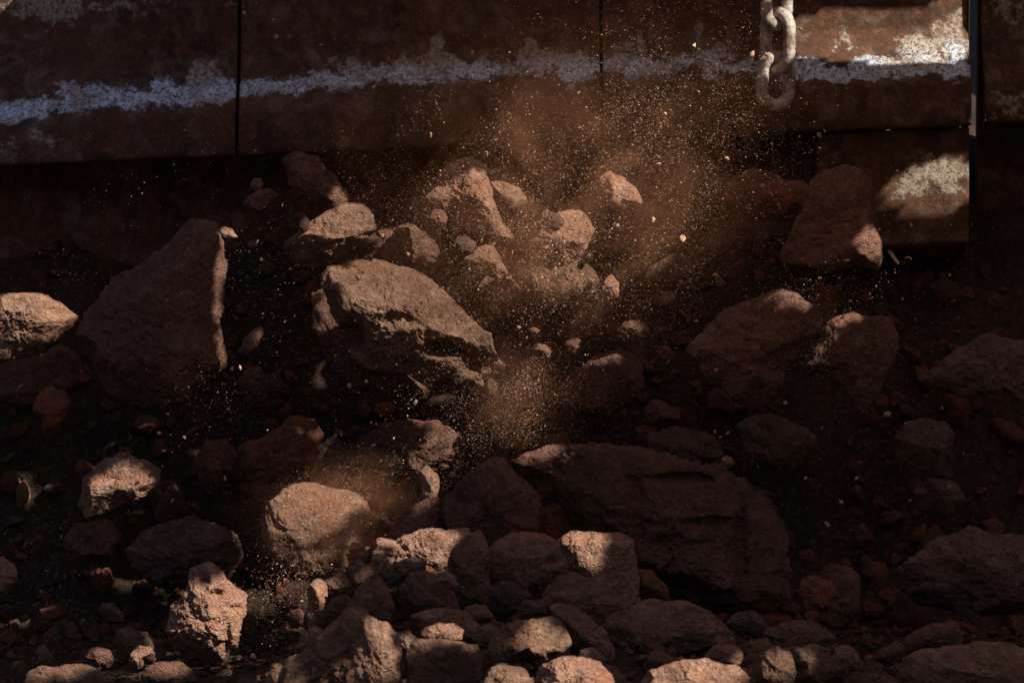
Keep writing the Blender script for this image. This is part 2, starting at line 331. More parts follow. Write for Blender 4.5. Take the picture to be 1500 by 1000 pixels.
rock(K, 'dark pyramid-shaped rock left of the largest boulder', [(650,730),(673,702),(702,677),(724,666),(742,672),(764,699),(790,724),(800,748),(799,785),(770,800),(731,800),(665,790),(650,762)], -.85, 'brown', .8, 48, 6, .8, [(.45,-.85,.1,.6),(-.6,-.75,.1,.65)], 4, group=HEAP)
rock(K, 'low rounded rock at the left foot of the pyramid-shaped rock', [(562,796),(577,765),(607,738),(643,725),(662,750),(664,790),(620,806)], -.8, 'brown', .8, 49, 5, .7, group=HEAP)
rock(G_, 'pale sunlit flake leaning above the low rounded rock', [(612,690),(626,680),(640,692),(645,715),(638,736),(620,730),(616,708)], -.7, 'tan', .7, 50, 5, 1.3, group=HEAP)
rock(K, 'dark rock in the gap between the pyramid rock and the largest boulder', [(785,780),(795,745),(825,735),(850,770),(860,810),(800,815)], -.8, 'red', .8, 51, 5, group=HEAP)
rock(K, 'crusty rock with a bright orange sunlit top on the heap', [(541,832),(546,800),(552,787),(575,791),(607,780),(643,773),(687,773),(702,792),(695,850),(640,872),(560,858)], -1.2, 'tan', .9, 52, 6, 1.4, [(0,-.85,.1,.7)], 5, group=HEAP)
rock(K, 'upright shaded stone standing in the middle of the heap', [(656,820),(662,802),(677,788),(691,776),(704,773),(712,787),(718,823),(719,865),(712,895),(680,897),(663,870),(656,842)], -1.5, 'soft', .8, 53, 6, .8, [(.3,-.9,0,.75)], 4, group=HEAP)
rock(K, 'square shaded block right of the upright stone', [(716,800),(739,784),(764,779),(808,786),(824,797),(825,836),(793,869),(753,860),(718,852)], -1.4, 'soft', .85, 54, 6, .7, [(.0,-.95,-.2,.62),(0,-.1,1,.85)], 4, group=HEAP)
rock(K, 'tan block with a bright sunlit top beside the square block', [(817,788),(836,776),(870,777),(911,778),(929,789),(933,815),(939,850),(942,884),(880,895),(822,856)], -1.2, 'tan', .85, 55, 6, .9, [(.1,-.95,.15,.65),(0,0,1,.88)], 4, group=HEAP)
rock(K, 'dark reddish rock squeezed against the right of the sunlit tan block', [(927,828),(955,834),(976,855),(984,880),(955,892),(925,884)], -1.15, 'red', .8, 56, 5, group=HEAP)
rock(K, 'flat sloping shaded rock below the sunlit tan block', [(793,868),(819,841),(838,836),(870,846),(904,867),(928,886),(905,905),(870,922),(820,908),(795,890)], -1.65, 'soft', .8, 57, 6, .7, [(.2,-.7,.6,.6)], 4, group=HEAP)
rock(B, 'long smooth dark rock in the front right of the heap', [(884,925),(886,908),(904,895),(938,881),(968,877),(1006,879),(1040,893),(1062,912),(1077,930),(1067,948),(1033,955),(999,963),(945,974),(917,952)], -1.95, 'soft', .8, 58, 6, .7, [(-.1,-.8,.4,.65),(.2,-.8,-.5,.7)], 4, group=HEAP, cat='boulder')
rock(K, 'dark stone with a pale rim below the square block', [(711,887),(714,858),(735,849),(760,855),(782,871),(776,888),(740,907),(720,902)], -1.75, 'grey', .8, 59, 5, .8, group=HEAP)
rock(G_, 'small bluish grey stone wedged in front of the sloping rock', [(756,893),(768,878),(802,873),(811,885),(797,900),(758,905)], -1.85, 'grey', .8, 60, 5, .6, group=HEAP)
rock(K, 'elongated dark rock lying diagonally beside the long smooth rock', [(800,886),(818,881),(838,885),(864,902),(890,925),(901,948),(899,973),(870,970),(836,948),(822,915)], -2.05, 'soft', .8, 61, 6, .7, group=HEAP)
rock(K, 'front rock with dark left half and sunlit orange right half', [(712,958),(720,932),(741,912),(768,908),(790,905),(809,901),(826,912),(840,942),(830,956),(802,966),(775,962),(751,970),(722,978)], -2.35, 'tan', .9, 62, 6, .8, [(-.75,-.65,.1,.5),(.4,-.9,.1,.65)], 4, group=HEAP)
rock(K, 'shaded wedge rock left of the upright stone', [(583,858),(599,838),(621,833),(651,852),(669,875),(678,896),(640,902),(607,900),(588,884)], -1.65, 'soft', .85, 63, 6, .8, [(-.3,-.7,-.6,.6)], 4, group=HEAP)
rock(K, 'dark slanted rock behind the shaded wedge rock', [(553,843),(577,823),(607,814),(626,823),(625,838),(600,850),(570,864)], -1.5, 'grey', .8, 64, 5, .8, group=HEAP)
rock(K, 'shaded pointed rock at the left shoulder of the heap', [(512,890),(520,865),(535,851),(555,844),(572,864),(580,890),(575,912),(540,915)], -1.75, 'soft', .85, 65, 6, .8, group=HEAP)
rock(B, 'blurred long rock sloping down to the lower left corner of the heap', [(392,1020),(412,978),(446,950),(478,915),(512,880),(540,890),(552,925),(548,970),(540,1030),(440,1040)], -2.3, 'soft', .8, 66, 6, .8, group=HEAP, cat='boulder')
rock(K, 'blurred jagged rock with a pink sunlit tip at the front left of the heap', [(524,892),(546,900),(570,911),(586,935),(588,985),(590,1030),(514,1035),(505,990),(520,950),(530,920)], -2.55, 'tan', .85, 67, 6, 1, [(-.5,-.8,.1,.55)], 4, group=HEAP)
rock(K, 'flat shaded rock in the middle front of the heap', [(597,902),(614,895),(658,890),(687,897),(709,919),(719,932),(670,940),(621,925)], -2.0, 'soft', .8, 68, 6, .7, group=HEAP)
rock(G_, 'small stone with warm lit top on the flat shaded rock', [(615,930),(621,918),(643,911),(665,912),(681,922),(678,938),(640,942)], -2.25, 'tan', .8, 69, 5, .9, group=HEAP)
rock(K, 'square-cut dark block with a bright top edge at the front', [(588,965),(600,938),(612,932),(660,937),(702,941),(708,965),(707,1000),(640,1015),(595,1005)], -2.55, 'soft', .8, 70, 6, .8, [(.0,-1,-.2,.5)], 4, group=HEAP)
rock(K, 'sunlit rock at the very bottom edge right of the dark block', [(705,1000),(715,978),(740,970),(770,980),(785,1000),(780,1030),(715,1030)], -2.75, 'tan', .8, 71, 5, 1.2, group=HEAP)
rock(K, 'pinkish sunlit rock at the bottom edge under the half-lit rock', [(782,995),(792,974),(812,964),(856,960),(880,968),(900,990),(900,1030),(790,1035)], -2.7, 'tan', .8, 72, 6, 1.2, group=HEAP)
rock(K, 'broad sunlit rock at the bottom edge in front of the long smooth rock', [(935,1000),(950,980),(996,965),(1035,961),(1080,970),(1100,990),(1105,1040),(940,1040)], -2.5, 'tan', .8, 73, 6, 1.0, group=HEAP)
rock(K, 'small rock like a bent finger at the left foot of the heap', [(446,905),(449,862),(458,850),(468,846),(480,858),(480,878),(479,905),(470,922),(448,922)], -1.1, 'tan', .9, 74, 5, .9, [(-.5,-.8,-.1,.6)], group=HEAP)
rock(G_, 'tiny curved stone left of the finger-like rock', [(418,905),(425,893),(440,890),(447,898),(444,915),(425,922)], -1.1, 'brown', .9, 75, 5, group=HEAP)
rock(K, 'small dark rock right of the long smooth rock', [(1062,910),(1080,896),(1098,891),(1118,905),(1131,922),(1110,935),(1080,930)], -1.55, 'grey', .8, 76, 5, group=HEAP)
rock(K, 'rounded brown rock at the right end of the heap', [(1115,930),(1125,921),(1147,911),(1176,907),(1205,916),(1227,930),(1226,955),(1190,960),(1150,958)], -1.7, 'soft', .8, 77, 6, .8, group=HEAP)
rock(K, 'blurred rock in front of the rounded brown rock', [(1150,965),(1160,945),(1190,940),(1218,948),(1222,975),(1210,1000),(1165,998)], -2.2, 'soft', .8, 78, 5, .8, group=HEAP)
rock(K, 'blurred low rock beside the broad sunlit bottom rock', [(1108,985),(1118,955),(1138,944),(1160,955),(1168,985),(1155,1010),(1115,1010)], -2.3, 'soft', .8, 79, 5, .8, group=HEAP)
rock(G_, 'pale small stone poking up right of the blurred front rock', [(1212,975),(1222,950),(1240,944),(1258,955),(1262,980),(1240,995),(1215,992)], -2.1, 'soft', .8, 80, 5, .8, group=HEAP)
rock(K, 'low angular rock with a lit rim at lower right', [(1315,940),(1335,925),(1360,914),(1400,907),(1414,925),(1412,948),(1370,958),(1322,954)], -1.5, 'brown', .8, 81, 5, group=HEAP)
rock(G_, 'small angular stone left of the big bottom right rock', [(1275,965),(1292,948),(1312,938),(1328,948),(1325,968),(1300,978)], -1.7, 'brown', .8, 82, 5, group=HEAP)
rock(B, 'big smooth rock filling the bottom right corner', [(1316,985),(1326,960),(1350,950),(1420,945),(1440,937),(1490,944),(1530,955),(1545,1030),(1320,1040)], -2.1, 'soft', .8, 83, 6, .7, group=HEAP, cat='boulder')
rock(K, 'dim rock with reddish top right of the largest boulder', [(1166,868),(1172,850),(1196,842),(1220,850),(1225,872),(1216,897),(1182,895)], -.9, 'red', .8, 84, 5, group=HEAP)
rock(K, 'barely visible block behind the reddish-topped rock', [(1190,850),(1205,830),(1240,826),(1262,845),(1262,900),(1240,925),(1200,915)], -.5, 'brown', .8, 85, 5, group=HEAP)
rock(B, 'wide dim rock with a peaked top at the lower right edge', [(1306,838),(1340,810),(1380,785),(1420,769),(1450,780),(1500,784),(1540,800),(1540,900),(1460,905),(1400,900),(1350,890),(1320,870)], -.5, 'grey', .8, 86, 6, group=HEAP, cat='boulder')
rock(K, 'dark rock with soft lit top left of the standing sunlit rock', [(164,938),(172,922),(190,917),(215,925),(237,941),(247,962),(230,972),(172,968)], -.75, 'brown', .8, 87, 5, group=HEAP)
rock(K, 'flat rock at the bottom left edge of the picture', [(28,1005),(40,982),(60,973),(110,971),(150,980),(172,1004),(150,1020),(40,1020)], -1.3, 'soft', .7, 88, 5, group=HEAP)
rock(K, 'low rounded rock at the foot of the standing sunlit rock', [(205,990),(212,978),(232,968),(262,967),(282,979),(290,997),(265,1010),(215,1008)], -1.2, 'brown', .8, 89, 5, group=HEAP)
rock(G_, 'square little rock near the bottom left', [(122,962),(128,951),(145,946),(162,950),(168,966),(160,980),(130,980)], -.85, 'brown', .8, 90, 5, 1.3, group=HEAP)
rock(G_, 'knotty tan stone beside the dark rock at lower left', [(188,972),(192,955),(205,943),(222,945),(225,957),(212,964),(210,976),(196,980)], -.95, 'tan', .9, 91, 5, 1.3, group=HEAP)
rock(G_, 'dim oval stone lying in the dark behind the lower left rubble', [(142,892),(150,882),(165,882),(180,896),(182,912),(155,912)], -.3, 'grey', .8, 92, 5, group=HEAP)
rock(K, 'dark layered rock among the grit right of the middle', [(940,408),(950,392),(966,382),(986,371),(1012,376),(1018,400),(985,418),(950,420)], .1, 'grey', .8, 93, 5, group=AIR)
rock(G_, 'yellowish lit stone with a dark core right of the middle', [(882,420),(888,407),(897,401),(907,414),(905,438),(893,436),(884,430)], -.1, 'tan', .8, 94, 5, group=AIR)
rock(K, 'dusty rock under the pitted rock, mostly hidden by grit', [(775,400),(800,390),(845,380),(875,400),(878,440),(850,470),(800,465),(775,435)], .25, 'brown', .8, 95, 6, 1.1, group=AIR)
rock(K, 'shaded rock right below the orange-faceted rock', [(700,420),(716,400),(745,398),(762,420),(760,450),(730,462),(706,446)], .2, 'brown', .8, 96, 5, group=AIR)
rock(G_, 'elongated bright stone flying right of the big dark rock', [(346,517),(355,500),(373,481),(383,477),(388,489),(379,506),(362,521)], -.2, 'tan', .8, 97, 5, group=AIR)
rock(G_, 'flat orange chip beside the tip of the big dark rock', [(320,337),(328,331),(340,335),(350,347),(340,350),(326,347)], .0, 'tan', .8, 98, 4, group=AIR)
rock(G_, 'small round stone beneath the orange chip', [(361,358),(367,352),(376,354),(377,361),(369,364)], .0, 'soft', .8, 99, 4, group=AIR)
rock(G_, 'faint round stone left of the dark wedge rock', [(366,270),(372,261),(382,261),(386,270),(381,279),(370,278)], .2, 'soft', .8, 100, 4, group=AIR)
rock(K, 'dim rock with a thin lit lower edge left of the dark wedge rock', [(355,300),(365,286),(395,275),(412,285),(402,300),(380,312)], .35, 'brown', .8, 101, 5, group=AIR)
rock(G_, 'curved golden shard near the middle of the picture', [(776,512),(786,503),(800,505),(808,514),(803,526),(797,516),(788,513)], -.2, 'tan', .7, 102, 4, group=AIR)
rock(G_, 'small orange shard above the curved golden shard', [(772,482),(782,479),(792,484),(786,489),(776,488)], -.2, 'tan', .7, 103, 4, group=AIR)
rock(G_, 'thin pale stick-like shard on the top edge of the largest boulder', [(838,654),(848,649),(860,650),(858,656),(844,664),(838,661)], -1.15, 'tan', .5, 104, 4, group=HEAP)
rock(G_, 'small round tan stone on the right shoulder of the largest boulder', [(1056,672),(1063,667),(1073,671),(1075,681),(1066,687),(1057,682)], -1.0, 'tan', .9, 105, 4, group=HEAP)
rock(G_, 'round brown stone falling right of the smooth brown stone', [(960,515),(968,505),(980,506),(986,517),(978,527),(965,526)], .0, 'brown', .9, 106, 4, group=AIR)
rock(G_, 'small dark stone left of the smooth brown stone', [(828,500),(838,492),(850,497),(852,510),(840,518),(830,512)], .0, 'brown', .9, 107, 4, group=AIR)
rock(K, 'deep brown rock glimpsed behind the dust below the central boulder', [(520,640),(560,618),(640,612),(680,640),(670,680),(600,700),(540,690)], .3, 'brown', .8, 108, 6, group=AIR)
rock(K, 'deep brown rock in the dark left of the red-patched rock', [(940,640),(990,622),(1050,640),(1065,672),(1010,690),(950,676)], .1, 'grey', .8, 109, 5, group=AIR)
rock(K, 'dark rock in the black gap below the triangular rock', [(1075,620),(1130,605),(1185,625),(1205,660),(1160,690),(1095,675)], .35, 'grey', .8, 110, 5, group=AIR)
rock(K, 'dim streaked rock in the black area above the peaked rock', [(1335,720),(1360,700),(1400,705),(1420,735),(1390,755),(1350,750)], .1, 'grey', .8, 111, 5, group=AIR)
rock(K, 'tan rock cut by the left edge low in the picture', [(-25,830),(5,812),(22,825),(26,850),(10,870),(-25,872)], -.3, 'tan', .8, 112, 5, group=HEAP)
rock(K, 'shaded rock under the golden dusty rock', [(470,850),(500,835),(545,845),(560,872),(530,895),(480,890)], -1.0, 'brown', .8, 113, 6, group=HEAP)
rock(K, 'dim brown rock beneath the crumbly rock at the left', [(90,790),(110,765),(160,760),(180,785),(165,820),(110,822)], .2, 'brown', .8, 114, 5, group=AIR)

rock(K, 'shaded chunk on the left shoulder of the heap below the golden dusty rock', [(505,838),(522,822),(545,826),(556,842),(540,860),(512,860)], -1.35, 'soft', .85, 120, 5, group=HEAP)
rock(K, 'low angular chunk left of the pointed rock on the heap shoulder', [(470,905),(482,880),(505,868),(520,880),(512,905),(485,922)], -1.6, 'soft', .85, 121, 5, group=HEAP)
rock(G_, 'small wedge-shaped stone between the upright stone and the shaded wedge rock', [(640,848),(652,836),(668,842),(672,858),(655,866)], -1.75, 'tan', .85, 122, 5, group=HEAP)
rock(K, 'angular stone lying across the front of the upright stone', [(668,905),(682,888),(712,886),(724,902),(706,918),(680,920)], -1.95, 'soft', .85, 123, 5, group=HEAP)
rock(K, 'half-buried block between the flat shaded rock and the half-lit front rock', [(690,935),(702,915),(722,912),(734,926),(722,950),(700,952)], -2.2, 'soft', .85, 124, 5, group=HEAP)
rock(K, 'blocky stone left of the square-cut dark block', [(572,945),(580,925),(600,920),(612,935),(604,958),(582,964)], -2.45, 'tan', .85, 125, 5, group=HEAP)
rock(K, 'leaning shard in front of the elongated diagonal rock', [(838,975),(850,950),(872,948),(890,965),(880,985),(850,990)], -2.4, 'soft', .85, 126, 5, group=HEAP)
rock(K, 'tan chunk on the heap left of the long sloping blurred rock', [(432,950),(440,925),(462,915),(480,925),(470,948),(448,962)], -1.9, 'tan', .85, 127, 5, group=HEAP)
rock(G_, 'small block on the crest left of the crusty sunlit-topped rock', [(528,815),(536,800),(552,798),(560,812),(548,826),(532,826)], -1.15, 'tan', .85, 128, 5, group=HEAP)
rock(K, 'dark chunk under the right end of the long smooth rock', [(1030,962),(1045,945),(1072,942),(1090,956),(1082,975),(1045,980)], -2.15, 'soft', .85, 129, 5, group=HEAP)

# ------------------------------------------------------------------ ground with the heap and the spill slope
def ground_z(x, y):
    p = np.stack([x, y, np.zeros_like(x)], 1)
    z = fbm(p*2.3, 4, 3)*.035 + fbm(p*14, 3, 9)*.010
    z = z*np.exp(-(np.hypot(x, y)/9)**2)
    z += .30*np.exp(-((x-.15)/.85)**2-((y+1.9)/.9)**2) + .10*np.exp(-((x-1.4)/.8)**2-((y+1.9)/.8)**2)
    t = np.clip((y-.15)/1.15, 0, 1); fall = np.clip((3.2-np.abs(x))/.8, 0, 1)
    z += 1.68*t*t*(3-2*t)*fall*(1+.05*fbm(p*3+4, 3, 12))
    # banks added out of view to block sky and bounce warm light
    n2 = 1+.18*fbm(p*.35+2, 3, 30)
    side = np.clip((np.abs(x)-5.0)/7, 0, 1); back = np.clip((-y-18.5)/10, 0, 1)
    z += 9*np.maximum(side*side*(3-2*side)*np.where(x > 0, .75, 1), back*back*(3-2*back))*n2
    return z - .05
def sheet():
    u = np.linspace(-1, 1, 640)
    g = 2.6*u + 10*u**5 + 300*np.sign(u)*np.abs(u)**17
    X, Y = np.meshgrid(g, g-.9, indexing='ij'); x, y = X.ravel(), Y.ravel()
    v = np.stack([x, y, ground_z(x, y)], 1); n = len(g)
    i = np.arange((n-1)*n).reshape(n-1, n)[:, :-1].ravel()
    return mesh_np('ground', v, np.stack([i, i+n, i+n+1, i+1], 1))
gm = NT('brown_soil')
tc = gm.n('TexCoord')
def gn(s, d=5, r=.6):
    q = gm.n('TexNoise', i_Scale=s, i_Detail=d, i_Roughness=r); gm.l(tc.outputs['Object'], q.inputs['Vector']); return q.outputs['Fac']
c = gm.mix(gm.ramp(gn(3), [(.35, 0), (.65, 1)]), (.017, .011, .009), (.040, .025, .018))
c = gm.mix(gm.ramp(gn(45), [(.5, 0), (.75, .7)]), c, (.12, .08, .06))
gm.l(c, gm.b.inputs['Base Color']); gm.b.inputs['Roughness'].default_value = .95
b = gm.n('Bump', i_Strength=.9, i_Distance=.02); gm.l(gn(55, 6, .7), b.inputs['Height']); gm.l(b.outputs[0], gm.b.inputs['Normal'])
tag(obj('ground', sheet(), gm.m), None, None, None, 'structure')

# ------------------------------------------------------------------ scattered stones
prot = []
rs = random.Random(5)
for i in range(9):
    n = 11; pl = [(math.cos(a)*rs.uniform(.75, 1.15)*rs.choice([1, 1, 1.2]), math.sin(a)*rs.uniform(.6, 1.0)) for a in [2*math.pi*(k+rs.uniform(-.3, .3))/n for k in range(n)]]
    v, f = rock_verts(np.array(pl), rs.uniform(.6, 1), 300+i, 4, 1.1)
    prot.append(mesh_np('stone', v*.5, f))
pm = [[m.copy() for m in prot] for _ in range(4)]
for k, mn in enumerate(('brown', 'red', 'soft', 'tan')):
    for m in pm[k]: m.materials.append(M[mn])
def gz(x, y): return float(ground_z(np.array([x]), np.array([y]))[0])
def scatter(n, xr, yr, sz, label, group, wts=(5, 2, 3, 2), sink=.25, seed=1, acc=None):
    r = random.Random(seed); k = 0
    while k < n:
        x, y = r.uniform(*xr), r.uniform(*yr)
        if acc and not acc(x, y): continue
        s = r.uniform(sz[0]**.5, sz[1]**.5)**2
        o = bpy.data.objects.new('stone', r.choice(pm[r.choices(range(4), wts)[0]])); COL.objects.link(o)
        o.location = (x, y, gz(x, y)+s*sink); o.scale = (s, s*r.uniform(.8, 1.1), s*r.uniform(.7, 1))
        o.rotation_euler = (r.uniform(0, 6.3), r.uniform(0, 6.3), r.uniform(0, 6.3))
        tag(o, label, 'stone', group); k += 1
scatter(55, (-1.9, -.55), (-1.6, .1), (.02, .085), 'small loose stone in the rubble at the lower left', 'small stones at the lower left', seed=1)
scatter(90, (-.85, 1.0), (-3.0, -1.0), (.04, .15), 'small stone filling the gaps between the rocks of the front heap', 'small stones between the heap rocks', (4, 1, 6, 2), seed=2)
scatter(50, (.7, 2.0), (-2.6, -.6), (.04, .14), 'small dim stone in the rubble at the lower right', 'small stones at the lower right', (4, 2, 6, 0), seed=3)
scatter(55, (-1.9, 1.9), (.1, .95), (.04, .20), 'dim stone lodged on the spill slope behind the falling rocks', 'stones on the spill slope', (6, 3, 3, 1), .3, seed=4)

def rubble(name, n, xr, yr, sz, lvl, seed, label, mat, acc=None):
    rn = np.random.RandomState(seed); vs, fs = [], []; k = 0
    pr = [rock_verts(np.array([(math.cos(a)*rn.uniform(.6, 1.1), math.sin(a)*rn.uniform(.5, 1)) for a in np.linspace(0, 6, 9)]), .8, 900+i, lvl, 1.1) for i in range(6)]
    x = rn.uniform(*xr, n); y = rn.uniform(*yr, n); z = ground_z(x, y)
    for i in range(n):
        v, f = pr[i % 6]; s = (sz[0]**.3+(sz[1]**.3-sz[0]**.3)*rn.rand())**(1/.3)
        q, _ = np.linalg.qr(rn.normal(size=(3, 3)))
        vs.append(v@q*s*.5+np.array([x[i], y[i], z[i]+s*.2])); fs.append(f+k); k += len(v)
    tag(obj(name, mesh_np(name, np.concatenate(vs), np.concatenate(fs)), M[mat]), label, 'gravel', None, 'stuff')
rubble('gravel', 5200, (-2.0, 2.1), (-3.0, .2), (.008, .045), 1, 61, 'fine brown gravel strewn over the ground between the rocks', 'brown')
rubble('packed_rubble', 700, (-.8, 1.5), (-2.9, -.9), (.03, .10), 3, 63, 'broken rock fragments packed between the larger rocks of the heap', 'soft')
rubble('rubble', 900, (-1.9, 1.9), (.05, .95), (.02, .12), 3, 62, 'loose brown rubble covering the dark spill slope', 'red')

# ------------------------------------------------------------------ flying chips and grit
chips = [bpy.data.meshes.new('x')]
chips = []
for i in range(5):
    n = 7; pl = [(math.cos(a)*rs.uniform(.5, 1.2), math.sin(a)*rs.uniform(.4, .9)) for a in [2*math.pi*(k+rs.uniform(-.3, .3))/n for k in range(n)]]
    v, f = rock_verts(np.array(pl), rs.uniform(.3, .7), 500+i, 3, 1.2); m = mesh_np('stone_chip', v*.5, f); chips.append(m)
gt = NT('pale_grit')
oi = gt.n('TexCoord'); q = gt.n('TexNoise', i_Scale=9.0, i_Detail=2.0); gt.l(oi.outputs['Object'], q.inputs['Vector'])
gt.l(gt.mix(gt.ramp(q.outputs['Fac'], [(.35, 0), (.65, 1)]), (.22, .125, .085), (.55, .40, .31)), gt.b.inputs['Base Color'])
gt.b.inputs['Roughness'].default_value = .9
for m in chips: m.materials.append(gt.m)
r = random.Random(77)
# ------------------------------------------------------------------ rusty steel body behind the rocks
WY = .80
def slope_py(px): return -(px)*60/1417.0        # the body leans: lines climb to the right
# profile: (py at px = 0, depth y)
PROF = [(-560, WY+.02), (-60, WY+.0), (60, WY-.01), (98, WY-.015), (118, WY-.035), (166, WY-.12), (180, WY-.14), (232, WY-.15), (240, WY-.145), (243, WY-.10), (245, WY+.02)]
LOWER = [(246, WY-.07), (400, WY-.045), (412, WY-.055), (420, WY-.02)]
bumps = [(20,168,60,12,1.0),(105,128,30,22,.9),(130,140,70,22,.75),(170,138,60,18,.7),(245,135,40,22,.9),(295,110,28,24,1.1),(315,130,35,24,1.0),(400,127,60,12,.75),(470,118,45,10,.9),(530,108,50,20,1.0),(590,103,45,22,1.0),(640,80,14,30,.9),
         (650,98,60,22,.95),(720,100,45,20,.95),(770,70,16,28,.9),(795,90,40,26,1.0),(830,100,45,22,.9),(905,85,25,26,.75),(935,65,14,26,.9),(960,90,40,20,.7),(1025,48,12,30,.9),(1040,75,45,20,.7),(1090,100,40,20,.65),(1180,95,35,16,.8),(1235,104,60,14,1.2),(1300,95,60,12,1.1),(1345,72,40,22,1.0),(1395,55,28,45,1.0),(1400,105,30,10,.8),(1235,55,18,22,.7),
         (60,15,90,24,.75),(190,5,90,20,.6),(330,5,60,12,.5),(70,200,50,22,.62),(120,205,30,18,.5),(20,215,40,14,.5),(1375,255,60,30,.95),(1330,275,40,22,.8),(405,50,20,8,.45)]
def body_mesh(x0, x1, name, n_step=3.2, extra=0.0, bl=bumps, PROF=PROF):
    xs = np.arange(x0, x1+.01, (x1-x0)/max(2, round((x1-x0)/n_step)))
    py, yy = [], []
    for (a, b), (c_, d) in zip(PROF[:-1], PROF[1:]):
        k = max(1, int(max(abs(c_-a), abs(d-b)/PXM)/(3.2 if a > -100 else 20)))
        for i in range(k): py.append(a+(c_-a)*i/k); yy.append(b+(d-b)*i/k)
    py.append(PROF[-1][0]); yy.append(PROF[-1][1]); py = np.array(py); yy = np.array(yy)
    m = np.hanning(5)[1:-1]; m /= m.sum(); ys = np.convolve(np.pad(yy, 1, 'edge'), m, 'valid')
    X, PY = np.meshgrid(xs, py, indexing='ij'); YY = np.tile(ys, (len(xs), 1))+extra
    PYs = PY - X*60/1417.0
    a = np.arctan((PYs-500)*PXM/CAM_D)+TILT; D = CAM_D+WY; z = CAM_H-D*np.tan(a)      # laid out on one plane, then pushed in depth
    x = (X-750)*PXM*(D*math.cos(TILT)+(CAM_H-z)*math.sin(TILT))/CAM_D
    v = np.stack([x.ravel(), YY.ravel(), z.ravel()], 1)
    dn = fbm(v*np.array([2, 1, 2]), 3, 70)*.012 + fbm(v*14, 3, 71)*.0022
    v[:, 1] += dn
    paint = np.zeros(X.size)
    Xf, Pf = X.ravel(), PYs.ravel()
    wob = fbm(np.stack([Xf/22, Pf/22, Xf*0], 1), 3, 90)*9
    wob2 = fbm(np.stack([Xf/22, Pf/22, Xf*0+9], 1), 3, 95)*9
    for bx, by, sx, sy, am in bl:
        paint = np.maximum(paint, am*np.exp(-(((Xf+wob-bx)/sx)**2)**1.1-(((Pf+wob2-by)/sy)**2)**1.3))
    if bl is bumps:
        line = np.interp(Xf, [-400, 0, 130, 300, 400, 530, 650, 880, 1000, 1170, 1417, 1900], [175, 164, 152, 138, 128, 114, 109, 100, 97, 103, 104, 104])
        paint = np.maximum(paint, .80*np.exp(-(((Pf+wob2*.8-line+3)/18)**2)))
    n = len(py); i = np.arange((len(xs)-1)*n).reshape(-1, n)[:, :-1].ravel()
    f = np.stack([i, i+1, i+n+1, i+n], 1)
    # a second skin behind gives the plate its thickness
    v2 = v+np.array([0, .012, 0]); N = len(v)
    fb = f[:, ::-1]+N
    Lf, Rt = np.arange(n-1), (len(xs)-1)*n+np.arange(n-1)
    side = np.concatenate([np.stack([Lf, Lf+N, Lf+1+N, Lf+1], 1), np.stack([Rt, Rt+1, Rt+1+N, Rt+N], 1)])
    T = np.arange(len(xs)-1)*n; Bm = T+n-1
    side = np.concatenate([side, np.stack([T, T+n, T+n+N, T+N], 1), np.stack([Bm, Bm+N, Bm+n+N, Bm+n], 1)])
    me = mesh_np(name, np.concatenate([v, v2]), np.concatenate([f, fb, side]))
    attr(me, 'paint', np.concatenate([paint, paint*0]))
    blue = np.clip(1-np.abs(PY.ravel()-150)/45, 0, 1)  # where the upward ledge catches skylight, its tint goes into the paint colour
    attr(me, 'blue', np.concatenate([blue, blue*0]))
    return me
t = NT('rusty_painted_steel')
tc = t.n('TexCoord')
def tn(s, d=6, r=.65, dist=0):
    q = t.n('TexNoise', i_Scale=s, i_Detail=d, i_Roughness=r, i_Distortion=dist); t.l(tc.outputs['Object'], q.inputs['Vector']); return q.outputs['Fac']
pa = t.n('Attribute', attribute_name='paint').outputs['Fac']; bl_ = t.n('Attribute', attribute_name='blue').outputs['Fac']
rust = t.mix(t.ramp(tn(3.1, 6, .6, .6), [(.35, 0), (.62, 1)]), (.032, .020, .017), (.092, .048, .034))
rust = t.mix(t.ramp(tn(22, 6, .7), [(.48, 0), (.72, .85)]), rust, (.19, .085, .045))
rust = t.mix(t.ramp(tn(9, 5, .7, .5), [(.50, 0), (.72, .75)]), rust, (.20, .165, .15))
rust = t.mix(t.ramp(tn(120, 3, .7), [(.35, .6), (.5, 0)]), rust, (.03, .018, .014))
edge = t.math('ADD', pa, t.math('MULTIPLY', t.math('SUBTRACT', tn(34, 8, .78), .5), 2.1))
edge = t.math('ADD', edge, t.math('MULTIPLY', t.math('SUBTRACT', tn(8, 3, .6), .5), .9))
mask = t.ramp(edge, [(.46, 0), (.62, 1)])
chip = t.n('TexVoronoi', i_Scale=80.0); t.l(tc.outputs['Object'], chip.inputs['Vector'])
hole = t.math('MULTIPLY', t.ramp(chip.outputs['Distance'], [(.20, 1), (.34, 0)]), t.ramp(tn(13, 4), [(.42, 0), (.56, 1)]))
mask = t.math('MULTIPLY', mask, t.math('SUBTRACT', 1.0, hole), True)
mask = t.math('MULTIPLY', mask, t.ramp(tn(75, 6, .8), [(.36, .05), (.50, 1)]))
stain = t.ramp(tn(60, 5, .75), [(.42, 0), (.66, 1)])
pale = t.mix(stain, (.36, .335, .30), (.19, .15, .125))
blue = t.mix(stain, (.56, .72, .98), (.34, .40, .50))  # white paint with the blue of the skylight mixed into its colour
pcol = t.mix(t.math('MULTIPLY', t.ramp(bl_, [(.2, 0), (.6, 1)]), t.ramp(tn(6, 3), [(.42, .25), (.52, 1)])), pale, blue)
t.l(t.mix(mask, rust, pcol), t.b.inputs['Base Color'])
t.l(t.ramp(mask, [(0, .9), (1, .55)]), t.b.inputs['Roughness'])
h = t.math('ADD', t.math('MULTIPLY', mask, .6), t.math('ADD', tn(45, 6, .7), t.math('MULTIPLY', tn(7, 4), 1.2)))
